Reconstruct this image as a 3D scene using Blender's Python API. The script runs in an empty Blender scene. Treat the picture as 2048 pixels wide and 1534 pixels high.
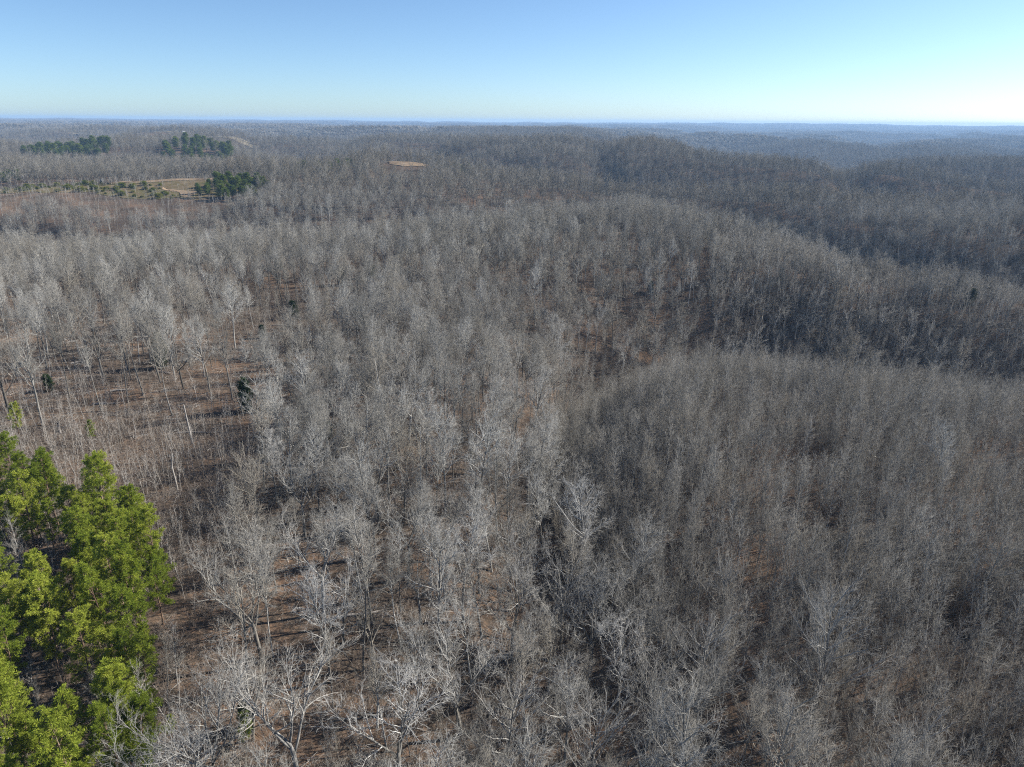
import bpy, math, random
import numpy as np
from mathutils import Vector, Euler, Matrix

R = math.radians
rng = np.random.default_rng(7)
rnd = random.Random(11)
sc = bpy.context.scene

# ------------------------------------------------------------------ camera
CAM_H = 62.0
PITCH = R(21.0)
cam_d = bpy.data.cameras.new('camera')
cam = bpy.data.objects.new('camera', cam_d)
sc.collection.objects.link(cam)
cam.location = (0, 0, CAM_H)
cam.rotation_euler = (Euler((math.pi / 2 - PITCH, 0, 0)).to_matrix() @ Matrix.Rotation(R(0.42), 3, 'Z')).to_euler()   # slight roll
cam_d.sensor_width = 36.0
cam_d.lens = 36.0 * 1366.0 / 2048.0
cam_d.clip_start = 1.0
cam_d.clip_end = 60000.0
sc.camera = cam

# ------------------------------------------------------------------ sky, sun, exposure
SUN_AZ, SUN_EL = R(72.0), R(32.0)
world = bpy.data.worlds.new('World')
sc.world = world
world.use_nodes = True
wn = world.node_tree.nodes
bg = wn['Background']
sky = wn.new('ShaderNodeTexSky')
sky.sky_type = 'NISHITA'
sky.sun_disc = False
sky.sun_elevation = SUN_EL
sky.sun_rotation = SUN_AZ
sky.altitude = 300.0
sky.air_density = 0.7
sky.dust_density = 0.5
sky.ozone_density = 4.5
wb = wn.new('ShaderNodeVectorMath')          # camera white balance of the whole sky
wb.operation = 'MULTIPLY'
wb.inputs[1].default_value = (0.985, 1.025, 1.0)
world.node_tree.links.new(sky.outputs[0], wb.inputs[0])
world.node_tree.links.new(wb.outputs[0], bg.inputs['Color'])
bg.inputs['Strength'].default_value = 0.082
sun_d = bpy.data.lights.new('sun', 'SUN')
sun_d.energy = 5.0
sun_d.angle = R(0.53)
sun_d.color = (1.0, 0.95, 0.87)
sun = bpy.data.objects.new('sun', sun_d)
sc.collection.objects.link(sun)
sd = Vector((math.sin(SUN_AZ) * math.cos(SUN_EL), math.cos(SUN_AZ) * math.cos(SUN_EL), math.sin(SUN_EL)))
sun.rotation_euler = sd.to_track_quat('Z', 'Y').to_euler()
sun.location = (80, 20, 120)
vs = sc.view_settings
vs.view_transform = 'Standard'
vs.look = 'None'
vs.exposure = 1.0
vs.gamma = 1.0
vs.use_curve_mapping = False
cy = sc.cycles
cy.max_bounces = 2
cy.diffuse_bounces = 1
cy.glossy_bounces = 1
cy.transmission_bounces = 2
cy.volume_bounces = 0
cy.transparent_max_bounces = 4
cy.use_denoising = False
cy.filter_width = 1.15
cy.use_adaptive_sampling = False
cy.caustics_reflective = cy.caustics_refractive = False
sc.render.use_motion_blur = False

C = sc.collection


# ------------------------------------------------------------------ helpers
def tag(o, label=None, cat=None, group=None, kind=None):
    if label: o['label'] = label
    if cat: o['category'] = cat
    if group: o['group'] = group
    if kind: o['kind'] = kind
    return o


def hash2(ix, iy, seed):
    h = (ix.astype(np.int64) * 374761393 + iy.astype(np.int64) * 668265263 + seed * 982451653) & 0x7fffffff
    h = ((h ^ (h >> 13)) * 1274126177) & 0x7fffffff
    return ((h ^ (h >> 16)) & 0xffff) / 65535.0


def vnoise(x, y, s, seed=0):
    """smooth value noise in [-1, 1] with wavelength s"""
    x = np.asarray(x, float) / s; y = np.asarray(y, float) / s
    ix, iy = np.floor(x), np.floor(y)
    fx, fy = x - ix, y - iy
    fx = fx * fx * fx * (fx * (fx * 6 - 15) + 10); fy = fy * fy * fy * (fy * (fy * 6 - 15) + 10)
    a = hash2(ix, iy, seed); b = hash2(ix + 1, iy, seed); c = hash2(ix, iy + 1, seed); d = hash2(ix + 1, iy + 1, seed)
    return 2 * ((a * (1 - fx) + b * fx) * (1 - fy) + (c * (1 - fx) + d * fx) * fy) - 1


def sstep(a, b, v):
    t = np.clip((np.asarray(v, float) - a) / (b - a), 0, 1)
    return t * t * (3 - 2 * t)


def poly_dist(x, y, pts, vals):
    """distance to a polyline and the value interpolated along it"""
    best = np.full(np.shape(x), 1e9); val = np.zeros(np.shape(x))
    for (p, q, a, b) in zip(pts[:-1], pts[1:], vals[:-1], vals[1:]):
        dx, dy = q[0] - p[0], q[1] - p[1]
        t = np.clip(((x - p[0]) * dx + (y - p[1]) * dy) / (dx * dx + dy * dy), 0, 1)
        d = np.hypot(x - p[0] - t * dx, y - p[1] - t * dy)
        m = d < best
        best = np.where(m, d, best); val = np.where(m, a + (b - a) * t, val)
    return best, val


VALLEYS = [  # polyline, depth along it, half width
    ([(-6, 40), (4, 62), (8, 85), (11, 115), (16, 150), (26, 200)], [4, 5, 8, 9, 12, 15], 15),
    ([(22, 203), (60, 213), (110, 208), (180, 194), (320, 168), (600, 150)], [10, 30, 39, 43, 46, 46], 34),
    ([(-900, 460), (-420, 425), (-250, 415), (-130, 420), (-60, 450)], [36, 40, 38, 36, 24], 72),
    ([(-90, 440), (-20, 490), (40, 560), (110, 580), (172, 500), (190, 400), (206, 345), (290, 325), (450, 300), (800, 300)],
     [18, 28, 38, 42, 48, 52, 54, 54, 54, 54], 48),
    ([(900, 640), (600, 680), (380, 740), (150, 800), (0, 900), (-150, 1040), (-320, 1180), (-500, 1500)], [60, 60, 58, 52, 48, 46, 40, 30], 92),
    ([(1300, 850), (800, 880), (620, 950), (540, 1100), (480, 1300)], [70, 70, 64, 50, 30], 115),
    ([(-1100, 960), (-720, 985), (-540, 990), (-400, 1010), (-320, 1180)], [30, 38, 38, 36, 34], 80),
    ([(1200, 1500), (700, 1550), (350, 1650), (0, 1800), (-300, 1950), (-600, 2300)], [50, 50, 46, 44, 40, 36], 130),
]
HILLS = [  # x, y, rx, ry, height
    (30, 350, 130, 90, 9), (-280, 668, 260, 85, 12), (-108, 772, 70, 45, 12), (-150, 165, 90, 60, 5),
    (-60, 270, 120, 70, 3), (300, 1180, 420, 200, 16), (-120, 1500, 420, 240, 18), (330, 520, 160, 70, -8),
    (250, 250, 130, 40, -2), (-600, 1250, 360, 220, 8), (60, 110, 50, 45, 2),
]
FAR_HILLS = [(-700, 1230, 170, 100, 12), (-510, 1170, 120, 90, 9), (-905, 2010, 240, 140, 26), (-1500, 2400, 260, 150, 16), (-600, 1590, 160, 110, 12)]


def height(x, y):
    x = np.asarray(x, float); y = np.asarray(y, float)
    r = np.hypot(x, y); az = np.arctan2(x, np.maximum(y, 1e-6))
    z = 1.2 * vnoise(x, y, 60, 1) + 0.35 * vnoise(x, y, 17, 2) + 2.0 * vnoise(x, y, 190, 3)
    for cx, cy_, rx, ry, h in HILLS:
        z = z + h * np.exp(-((x - cx) / rx) ** 2 - ((y - cy_) / ry) ** 2)
    for pts, dep, w in VALLEYS:
        d, v = poly_dist(x, y, pts, dep)
        z = z - v * np.exp(-(d / w) ** 2)
    far = sstep(900, 2400, r)
    rid = 1 - 2.2 * np.abs(vnoise(x, y, 640, 5))
    z = z * (1 - far * 0.7) + far * (24 * rid + 20 * vnoise(x, y, 1500, 6) + 7 * np.abs(vnoise(x, y, 300, 7)) - 18)
    for cx, cy_, rx, ry, h in FAR_HILLS:
        z = z + h * np.exp(-((x - cx) / rx) ** 2 - ((y - cy_) / ry) ** 2)
    # side hollows that cut the farther ridges
    cut = sstep(640, 900, r) * (1 - 0.6 * sstep(0.2, 0.3, -az) * (1 - sstep(1300, 1600, r)))
    wx, wy = x + 60 * vnoise(x, y, 300, 43), y + 60 * vnoise(x, y, 300, 44)
    z = z - cut * (40 * np.exp(-(vnoise(wx, wy, 560, 41) / 0.17) ** 2) + 17 * np.exp(-(vnoise(wx, wy, 250, 42) / 0.2) ** 2) - 12)
    # right-hand side falls to a lower basin, the left stays high
    z = z - sstep(0.05, 0.55, az) * sstep(900, 2200, r) * 26
    z = z + sstep(0.1, 0.6, -az) * sstep(1200, 3500, r) * 12
    # far rim
    z = np.where(r > 1500, np.minimum(z, 26 + 0.15 * (z - 26)), z)
    rim = np.interp(az, [-1.0, -0.62, 0.0, 0.5, 1.0], [-10, -10, -14, -18, -18]) + 9 * vnoise(az * 100, r * 0, 2.3, 8) + 9 * vnoise(az * 100, r * 0, 9, 9)
    t = sstep(7000, 11500, r)
    z = z * (1 - t) + t * (CAM_H - 10 + rim)
    return z


def h1(x, y):
    return float(height(np.array([x]), np.array([y]))[0])


CP, SP = math.cos(PITCH), math.sin(PITCH)


def project(x, y, z):
    dz = z - CAM_H
    depth = y * CP - dz * SP
    up = y * SP + dz * CP
    depth = np.maximum(depth, 1e-3)
    return 1024 + 1366 * x / depth, 767 - 1366 * up / depth, depth


def ground_at(px, py):
    """where the view through a photo pixel meets the ground"""
    u = (px - 1024) / 1366; v = (767 - py) / 1366
    d = np.array([u, CP + v * SP, -SP + v * CP])
    t = np.linspace(30, 1500, 6000)
    X, Y, Z = d[0] * t, d[1] * t, CAM_H + d[2] * t
    k = np.argmax(Z < height(X, Y))
    return float(X[k]), float(Y[k])


# ------------------------------------------------------------------ materials
def new_mat(name):
    m = bpy.data.materials.new(name); m.use_nodes = True
    nt = m.node_tree
    for n in list(nt.nodes): nt.nodes.remove(n)
    out = nt.nodes.new('ShaderNodeOutputMaterial')
    return m, nt, out


def ramp(nt, cols, fac):
    n = nt.nodes.new('ShaderNodeValToRGB')
    e = n.color_ramp.elements
    e[0].position, e[0].color = cols[0][0], (*cols[0][1], 1)
    e[1].position, e[1].color = cols[-1][0], (*cols[-1][1], 1)
    for p, c in cols[1:-1]:
        k = e.new(p); k.color = (*c, 1)
    nt.links.new(fac, n.inputs['Fac'])
    return n.outputs['Color']


def bark_mat(name, lo, mid, hi, streak=0.3, tan=None):
    def grey(c):            # weathered winter bark: pull the hue towards neutral
        l = 0.3 * c[0] + 0.6 * c[1] + 0.1 * c[2]
        return tuple(0.97 * (0.78 * v + 0.22 * l) for v in c)
    if not name.startswith(('pine', 'brush')):
        lo, mid, hi = grey(lo), grey(mid), grey(hi)
    m, nt, out = new_mat(name)
    b = nt.nodes.new('ShaderNodeBsdfDiffuse')
    b.inputs['Roughness'].default_value = 0.3
    oi = nt.nodes.new('ShaderNodeObjectInfo')
    tan = tan or tuple(v * k for v, k in zip(mid, (1.0, 0.94, 0.86)))
    col = ramp(nt, [(0.0, lo), (0.3, mid), (0.48, tan), (0.66, mid), (1.0, hi)], oi.outputs['Random'])
    tc = nt.nodes.new('ShaderNodeTexCoord')
    mp = nt.nodes.new('ShaderNodeMapping'); mp.inputs['Scale'].default_value = (2.2, 2.2, 0.8)
    nt.links.new(tc.outputs['Object'], mp.inputs['Vector'])
    ns = nt.nodes.new('ShaderNodeTexNoise'); ns.inputs['Scale'].default_value = 1.6; ns.inputs['Detail'].default_value = 3
    nt.links.new(mp.outputs[0], ns.inputs['Vector'])
    mr = nt.nodes.new('ShaderNodeMapRange')
    mr.inputs['From Min'].default_value = 0.3; mr.inputs['From Max'].default_value = 0.7
    mr.inputs['To Min'].default_value = 1 - streak; mr.inputs['To Max'].default_value = 1 + streak
    nt.links.new(ns.outputs['Fac'], mr.inputs['Value'])
    mx = nt.nodes.new('ShaderNodeVectorMath'); mx.operation = 'SCALE'
    nt.links.new(col, mx.inputs[0]); nt.links.new(mr.outputs[0], mx.inputs['Scale'])
    nt.links.new(mx.outputs[0], b.inputs['Color'])
    nt.links.new(b.outputs[0], out.inputs['Surface'])
    return m


M_BARK = bark_mat('grey_bark', (0.095, 0.085, 0.07), (0.20, 0.185, 0.16), (0.42, 0.405, 0.365), 0.4)
M_TWIG = bark_mat('grey_twig', (0.19, 0.177, 0.15), (0.305, 0.29, 0.255), (0.46, 0.447, 0.405), 0.28)
M_PALETWIG = bark_mat('silver_twig', (0.29, 0.275, 0.245), (0.37, 0.355, 0.32), (0.47, 0.455, 0.42), 0.3, (0.34, 0.32, 0.285))
M_PALEBARK = bark_mat('silver_bark', (0.12, 0.11, 0.095), (0.20, 0.19, 0.17), (0.30, 0.285, 0.26), 0.5)
M_MIDTWIG = bark_mat('grey_wood', (0.17, 0.16, 0.135), (0.26, 0.247, 0.213), (0.37, 0.357, 0.315), 0.28)  # darker than near twigs: self-shadow of fine twigs put into the colour
M_FARTWIG = bark_mat('far_grey_wood', (0.125, 0.115, 0.09), (0.185, 0.17, 0.138), (0.27, 0.252, 0.212), 0.3)  # darker, browner average: shade inside the twiggy crowns is painted into it
M_POLE = bark_mat('pole_bark', (0.18, 0.165, 0.14), (0.30, 0.28, 0.245), (0.46, 0.44, 0.40), 0.3)
M_POLETWIG = bark_mat('pole_twig', (0.18, 0.165, 0.135), (0.28, 0.262, 0.225), (0.40, 0.38, 0.335), 0.25)
M_SAP = bark_mat('sapling_bark', (0.25, 0.225, 0.19), (0.37, 0.34, 0.30), (0.50, 0.47, 0.43), 0.22)
M_BRUSH = bark_mat('brush_twig', (0.18, 0.145, 0.115), (0.26, 0.215, 0.18), (0.36, 0.32, 0.275), 0.25)
M_PINEBARK = bark_mat('pine_bark', (0.13, 0.09, 0.065), (0.19, 0.135, 0.10), (0.25, 0.19, 0.15), 0.3)
M_DEAD = bark_mat('bleached_wood', (0.24, 0.215, 0.19), (0.31, 0.28, 0.25), (0.38, 0.35, 0.31), 0.3)


def needle_mat(name, lo, mid, hi, trans=0.35):
    m, nt, out = new_mat(name)
    oi = nt.nodes.new('ShaderNodeObjectInfo')
    tc = nt.nodes.new('ShaderNodeTexCoord')
    ns = nt.nodes.new('ShaderNodeTexNoise'); ns.inputs['Scale'].default_value = 1.3; ns.inputs['Detail'].default_value = 2
    nt.links.new(tc.outputs['Object'], ns.inputs['Vector'])
    ad = nt.nodes.new('ShaderNodeMath'); ad.operation = 'MULTIPLY_ADD'
    nt.links.new(ns.outputs['Fac'], ad.inputs[0]); ad.inputs[1].default_value = 1.0
    m2 = nt.nodes.new('ShaderNodeMath'); m2.operation = 'MULTIPLY_ADD'
    nt.links.new(oi.outputs['Random'], m2.inputs[0]); m2.inputs[1].default_value = 0.5; m2.inputs[2].default_value = -0.25
    nt.links.new(m2.outputs[0], ad.inputs[2])
    col = ramp(nt, [(0.2, lo), (0.5, mid), (0.8, hi)], ad.outputs[0])
    d = nt.nodes.new('ShaderNodeBsdfDiffuse'); t = nt.nodes.new('ShaderNodeBsdfTranslucent')
    mx = nt.nodes.new('ShaderNodeMixShader'); mx.inputs['Fac'].default_value = trans
    nt.links.new(col, d.inputs['Color']); nt.links.new(col, t.inputs['Color'])
    nt.links.new(d.outputs[0], mx.inputs[1]); nt.links.new(t.outputs[0], mx.inputs[2])
    nt.links.new(mx.outputs[0], out.inputs['Surface'])
    return m


M_NEEDLE = needle_mat('pine_needles', (0.145, 0.195, 0.026), (0.255, 0.305, 0.042), (0.375, 0.41, 0.066))
M_NEEDLE_FAR = needle_mat('dark_pine_needles', (0.085, 0.125, 0.028), (0.12, 0.165, 0.034), (0.17, 0.21, 0.045))
M_CEDAR = needle_mat('cedar_foliage', (0.022, 0.042, 0.018), (0.032, 0.058, 0.020), (0.055, 0.085, 0.025), 0.2)


def ground_mat(name, cols, scale=0.5, bump=0.5):
    m, nt, out = new_mat(name)
    geo = nt.nodes.new('ShaderNodeNewGeometry')
    n1 = nt.nodes.new('ShaderNodeTexNoise'); n1.inputs['Scale'].default_value = 0.045; n1.inputs['Detail'].default_value = 4
    n2 = nt.nodes.new('ShaderNodeTexNoise'); n2.inputs['Scale'].default_value = scale; n2.inputs['Detail'].default_value = 5; n2.inputs['Roughness'].default_value = 0.7
    for n in (n1, n2): nt.links.new(geo.outputs['Position'], n.inputs['Vector'])
    a = nt.nodes.new('ShaderNodeMath'); a.operation = 'MULTIPLY'; a.inputs[1].default_value = 0.5
    nt.links.new(n1.outputs['Fac'], a.inputs[0])
    b = nt.nodes.new('ShaderNodeMath'); b.operation = 'MULTIPLY_ADD'; b.inputs[1].default_value = 0.5
    nt.links.new(n2.outputs['Fac'], b.inputs[0]); nt.links.new(a.outputs[0], b.inputs[2])
    col = ramp(nt, cols, b.outputs[0])
    d = nt.nodes.new('ShaderNodeBsdfDiffuse'); d.inputs['Roughness'].default_value = 0.5
    nt.links.new(col, d.inputs['Color'])
    bp = nt.nodes.new('ShaderNodeBump'); bp.inputs['Strength'].default_value = bump; bp.inputs['Distance'].default_value = 0.25
    n3 = nt.nodes.new('ShaderNodeTexNoise'); n3.inputs['Scale'].default_value = 2.5; n3.inputs['Detail'].default_value = 3
    nt.links.new(geo.outputs['Position'], n3.inputs['Vector'])
    nt.links.new(n3.outputs['Fac'], bp.inputs['Height'])
    nt.links.new(bp.outputs[0], d.inputs['Normal'])
    nt.links.new(d.outputs[0], out.inputs['Surface'])
    return m


M_LITTER = ground_mat('leaf_litter', [(0.34, (0.038, 0.031, 0.025)), (0.43, (0.070, 0.055, 0.043)), (0.51, (0.108, 0.083, 0.063)), (0.60, (0.195, 0.125, 0.082)), (0.68, (0.23, 0.175, 0.125))], 1.1, 0.9)
M_MEADOW = ground_mat('winter_grass', [(0.36, (0.08, 0.066, 0.034)), (0.46, (0.115, 0.10, 0.042)), (0.54, (0.14, 0.105, 0.06)), (0.64, (0.21, 0.165, 0.095))], 0.12)
M_DIRT = ground_mat('bare_dirt', [(0.36, (0.14, 0.105, 0.068)), (0.5, (0.25, 0.18, 0.115)), (0.64, (0.36, 0.265, 0.17))], 0.12)
M_PASTURE = ground_mat('pale_pasture', [(0.36, (0.13, 0.11, 0.075)), (0.5, (0.17, 0.145, 0.10)), (0.64, (0.24, 0.205, 0.145))], 0.1)


# ------------------------------------------------------------------ the land
def make_mesh(name, verts, faces, mats=(), face_mat=None, smooth=False):
    me = bpy.data.meshes.new(name)
    verts = np.asarray(verts, np.float32)
    me.vertices.add(len(verts)); me.vertices.foreach_set('co', verts.ravel())
    if isinstance(faces, np.ndarray): groups = [faces]
    else: groups = [f for f in faces if len(f)]
    loops = np.concatenate([g.ravel() for g in groups]).astype(np.int32)
    sizes = np.concatenate([np.full(len(g), g.shape[1], np.int32) for g in groups])
    starts = np.concatenate([[0], np.cumsum(sizes)[:-1]]).astype(np.int32)
    me.loops.add(len(loops)); me.loops.foreach_set('vertex_index', loops)
    me.polygons.add(len(sizes)); me.polygons.foreach_set('loop_start', starts)
    if face_mat is not None: me.polygons.foreach_set('material_index', np.asarray(face_mat, np.int32))
    if smooth: me.polygons.foreach_set('use_smooth', np.ones(len(sizes), bool))
    for m in mats: me.materials.append(m)
    me.update(calc_edges=True)
    me.validate()
    return me


def link(name, me, parent=None):
    o = bpy.data.objects.new(name, me); C.objects.link(o)
    o.parent = parent
    return o


az = np.radians(np.concatenate([np.arange(-180, -62, 4.0), np.arange(-62, 62, 0.5), np.arange(62, 180, 4.0)]))
rr = np.concatenate([[4.0], np.geomspace(12, 13500, 270)])
AZ, RR = np.meshgrid(az, rr)
GX, GY = RR * np.sin(AZ), RR * np.cos(AZ)
GZ = height(GX, GY)
na, nr = len(az), len(rr)
idx = np.arange(na * nr).reshape(nr, na)
nxt = np.roll(idx, -1, axis=1)
F = np.stack([idx[:-1], nxt[:-1], nxt[1:], idx[1:]], -1).reshape(-1, 4)
V = np.stack([GX, GY, GZ], -1).reshape(-1, 3)
V = np.vstack([V, [[0, 0, h1(0, 0)]]])
cap = np.stack([np.full(na, len(V) - 1), nxt[0], idx[0]], -1)
tag(link('terrain', make_mesh('terrain', V, [F, cap], [M_LITTER], smooth=True)), kind='structure')


def patch(name, mat, poly, lift, label, step):
    """a sheet of open ground that follows the terrain, with an uneven edge"""
    cx = np.mean([p[0] for p in poly]); cy_ = np.mean([p[1] for p in poly])
    n = len(poly); outline = []
    for i in range(n):
        a, b = np.array(poly[i]), np.array(poly[(i + 1) % n])
        k = max(2, int(np.hypot(*(b - a)) / step))
        for j in range(k):
            p = a + (b - a) * j / k
            outline.append(p + np.array([vnoise(p[0:1], p[1:2], 14, 31)[0], vnoise(p[0:1], p[1:2], 14, 32)[0]]) * step * 0.9)
    outline = np.array(outline); rings = 14; V = [[cx, cy_]]
    for k in range(1, rings + 1):
        V += list(np.array([cx, cy_]) + (outline - [cx, cy_]) * k / rings)
    V = np.array(V); z = height(V[:, 0], V[:, 1]) + lift
    m = len(outline); ii = np.arange(m); jj = np.roll(ii, -1)
    tris = np.stack([np.zeros(m, int), 1 + ii, 1 + jj], -1)
    quads = np.concatenate([np.stack([1 + k * m + ii, 1 + (k + 1) * m + ii, 1 + (k + 1) * m + jj, 1 + k * m + jj], -1) for k in range(rings - 1)])
    o = link(name, make_mesh(name, np.column_stack([V, z]), [tris, quads], [mat], smooth=True))
    return tag(o, label, kind='structure')


CLEAR = [[(-470, 598), (-380, 588), (-300, 566), (-250, 560), (-215, 590), (-222, 640), (-300, 658), (-420, 650), (-480, 632)]]
KNOLL = [(-134, 752), (-112, 744), (-92, 750), (-84, 768), (-104, 784), (-136, 776)]
patch('meadow', M_MEADOW, CLEAR[0], 0.25, 'yellow green overgrown field on the far ridge', 9)
patch('dirt_field', M_DIRT, [(-372, 634), (-335, 628), (-285, 632), (-240, 640), (-246, 650), (-300, 654), (-360, 652)], 0.5, 'bare tan dirt strip behind the overgrown field', 7)
patch('dirt_track', M_DIRT, [(-266, 570), (-258, 568), (-268, 588), (-290, 602), (-302, 604), (-284, 590)], 0.5, 'eroded tan track across the overgrown field', 5)
patch('dirt_knoll', M_DIRT, KNOLL, 0.4, 'bare round dirt knoll beyond the hollow', 6)
FIELDS = [[(-1640, 2300), (-1500, 2280), (-1310, 2330), (-1340, 2440), (-1500, 2470), (-1650, 2420)],
          [(-1010, 1960), (-910, 1930), (-830, 1960), (-840, 2040), (-970, 2050)],
          [(-690, 1560), (-600, 1540), (-520, 1560), (-540, 1610), (-650, 1620)],
          [(-560, 1080), (-470, 1060), (-410, 1075), (-430, 1120), (-540, 1125)]]
FIELDS = [[(x, np.mean([q[1] for q in p]) + (y - np.mean([q[1] for q in p])) * 0.5) for x, y in p] for p in FIELDS]
for k, (p, l) in enumerate(zip(FIELDS, ['pale pasture at the edge of the far left woods', 'pale pasture around the distant white house',
                                        'straw coloured field on a distant ridge', 'tan clearing between the two far pine stands'])):
    patch('pasture', M_PASTURE, p, 0.6, l, 16)


def in_poly(x, y, poly):
    c = np.zeros(np.shape(x), bool); n = len(poly)
    for i in range(n):
        (x0, y0), (x1, y1) = poly[i], poly[(i + 1) % n]
        if y0 == y1: continue
        c ^= ((y0 > y) != (y1 > y)) & (x < (x1 - x0) * (y - y0) / (y1 - y0) + x0)
    return c


# ------------------------------------------------------------------ growing trees
def unit(v):
    return v / (np.linalg.norm(v) + 1e-9)


def perp(d, g):
    a = g.normal(size=3); a -= d * a.dot(d)
    return unit(a)


class Grower:
    """collects tapered tubes by level; each tube is (points, radii)"""
    def __init__(self, seed):
        self.g = np.random.default_rng(seed); self.tubes = {}

    def path(self, p, d, L, r0, r1, n, wob, up, lvl):
        g = self.g
        P = [np.array(p, float)]; D = [d]; s = L / n
        for i in range(n):
            d = unit(d + g.normal(size=3) * wob + np.array([0, 0, up]))
            P.append(P[-1] + d * s); D.append(d)
        rad = np.linspace(r0, r1, n + 1)
        self.tubes.setdefault((lvl, n), []).append((np.array(P), rad))
        return np.array(P), D, rad

    def along(self, P, D, rad, t):
        n = len(P) - 1; f = t * n; i = min(int(f), n - 1); u = f - i
        return P[i] * (1 - u) + P[i + 1] * u, D[i + 1], rad[i] * (1 - u) + rad[i + 1] * u

    def branch(self, p, d, L, r, lvl, cfg):
        g = self.g; c = cfg[lvl]
        P, D, rad = self.path(p, d, L, r, max(r * c.get('taper', 0.3), c.get('rmin', 0.006)), c['n'], c['wob'], c['up'], lvl)
        if lvl + 1 >= len(cfg): return
        k = cfg[lvl + 1]
        cnt = max(1, int(round(L * k['per_m'] * g.uniform(0.75, 1.25))))
        ph = g.uniform(0, 6.28)
        for j in range(cnt):
            t = k.get('t0', 0.15) + (1 - k.get('t0', 0.15)) * (j + g.uniform(0.1, 0.9)) / cnt
            t = min(t, 0.995)
            q, dd, rr_ = self.along(P, D, rad, t)
            ph += 2.4 + g.normal() * 0.4
            a = perp(dd, g)
            if lvl == 0:
                a = np.array([math.cos(ph), math.sin(ph), 0.0]); a = unit(a - dd * a.dot(dd))
            ang = math.radians(g.normal(k['ang'], k.get('asd', 10)))
            nd = unit(dd * math.cos(ang) + a * math.sin(ang))
            shape = k.get('shape', lambda t: 1 - 0.55 * t)
            l2 = k['len'] * shape(t) * g.uniform(0.65, 1.25)
            if lvl > 0: l2 = min(l2, L * 0.95)
            if l2 < 0.12: continue
            self.branch(q, nd, l2, min(rr_ * 0.8, k['r'] * (l2 / k['len'] + 0.25) / 1.25), lvl + 1, cfg)

    def mesh_arrays(self, lv_sides, split):
        """(verts, tri faces, quad faces) for the trunk and for the crown"""
        out = []
        for want in (lambda l: l <= split, lambda l: l > split):
            VV, TT, QQ, off = [], [], [], 0
            for (lvl, n), tubes in self.tubes.items():
                if not want(lvl): continue
                k = lv_sides[min(lvl, len(lv_sides) - 1)]
                P = np.array([t[0] for t in tubes]); Rd = np.array([t[1] for t in tubes])
                m = len(P)
                T = np.empty_like(P); T[:, 1:-1] = P[:, 2:] - P[:, :-2]; T[:, 0] = P[:, 1] - P[:, 0]; T[:, -1] = P[:, -1] - P[:, -2]
                T /= np.linalg.norm(T, axis=2, keepdims=True) + 1e-9
                ref = np.where(np.abs(T[:, :1, 2:3]) > 0.9, np.array([1.0, 0, 0]), np.array([0, 0, 1.0]))
                U = np.cross(T, ref); U /= np.linalg.norm(U, axis=2, keepdims=True) + 1e-9
                W = np.cross(T, U)
                a = np.arange(k) * 2 * np.pi / k
                ring = P[:, :, None] + Rd[:, :, None, None] * (np.cos(a)[None, None, :, None] * U[:, :, None] + np.sin(a)[None, None, :, None] * W[:, :, None])
                body = ring[:, :-1].reshape(m, n * k, 3)
                tip = P[:, -1:, :]
                VV.append(np.concatenate([body, tip], 1).reshape(-1, 3))
                base = off + np.arange(m)[:, None] * (n * k + 1)
                i = np.arange(k); j = (i + 1) % k
                for s in range(n - 1):
                    q = np.stack([s * k + i, s * k + j, (s + 1) * k + j, (s + 1) * k + i], -1)
                    QQ.append((base[:, :, None] + q[None]).reshape(-1, 4))
                t = np.stack([(n - 1) * k + i, (n - 1) * k + j, np.full(k, n * k)], -1)
                TT.append((base[:, :, None] + t[None]).reshape(-1, 3))
                off += m * (n * k + 1)
            e3, e4 = np.zeros((0, 3), int), np.zeros((0, 4), int)
            out.append((np.concatenate(VV) if VV else np.zeros((0, 3)), np.concatenate(TT) if TT else e3, np.concatenate(QQ) if QQ else e4))
        return out


def tree_meshes(name, G, sides, split, mt, mc):
    """three meshes: trunk, crown, and the two together"""
    (v0, t0, q0), (v1, t1, q1) = G.mesh_arrays(sides, split)
    tr = make_mesh(name + '_trunk', v0, [t0, q0], [mt], smooth=True)
    cr = make_mesh(name + '_crown', v1, [t1, q1], [mc])
    n = len(v0)
    wh = make_mesh(name, np.vstack([v0, v1]), [t0, q0, t1 + n, q1 + n], [mt, mc],
                   face_mat=[0] * (len(t0) + len(q0)) + [1] * (len(t1) + len(q1)))
    return tr, cr, wh


def cfg_tall(H, g, tw=1.0):
    return [dict(n=9, wob=0.035, up=0.06, taper=0.16),
            dict(n=5, wob=0.13, up=0.10, per_m=1.15, len=H * 0.27, ang=44, t0=0.42, r=0.075, shape=lambda t: 1.15 - 0.8 * max(0, (t - 0.55) / 0.45)),
            dict(n=3, wob=0.16, up=0.06, per_m=2.1, len=2.3, ang=42, r=0.032, t0=0.2),
            dict(n=2, wob=0.18, up=0.04, per_m=3.2 * tw, len=1.15, ang=42, r=0.017, t0=0.15, rmin=0.009),
            dict(n=1, wob=0.2, up=0.02, per_m=3.0 * tw, len=0.65, ang=40, r=0.012, t0=0.2, rmin=0.008)]


def grow_tall(seed, H=21, fork=False):
    G = Grower(seed); g = G.g; c = cfg_tall(H, g)
    lean = unit(np.array([g.normal() * 0.05, g.normal() * 0.05, 1]))
    G.branch([0, 0, -0.8], lean, H * 0.95, 0.24 if H > 18 else 0.19, 0, c)
    return G


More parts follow.
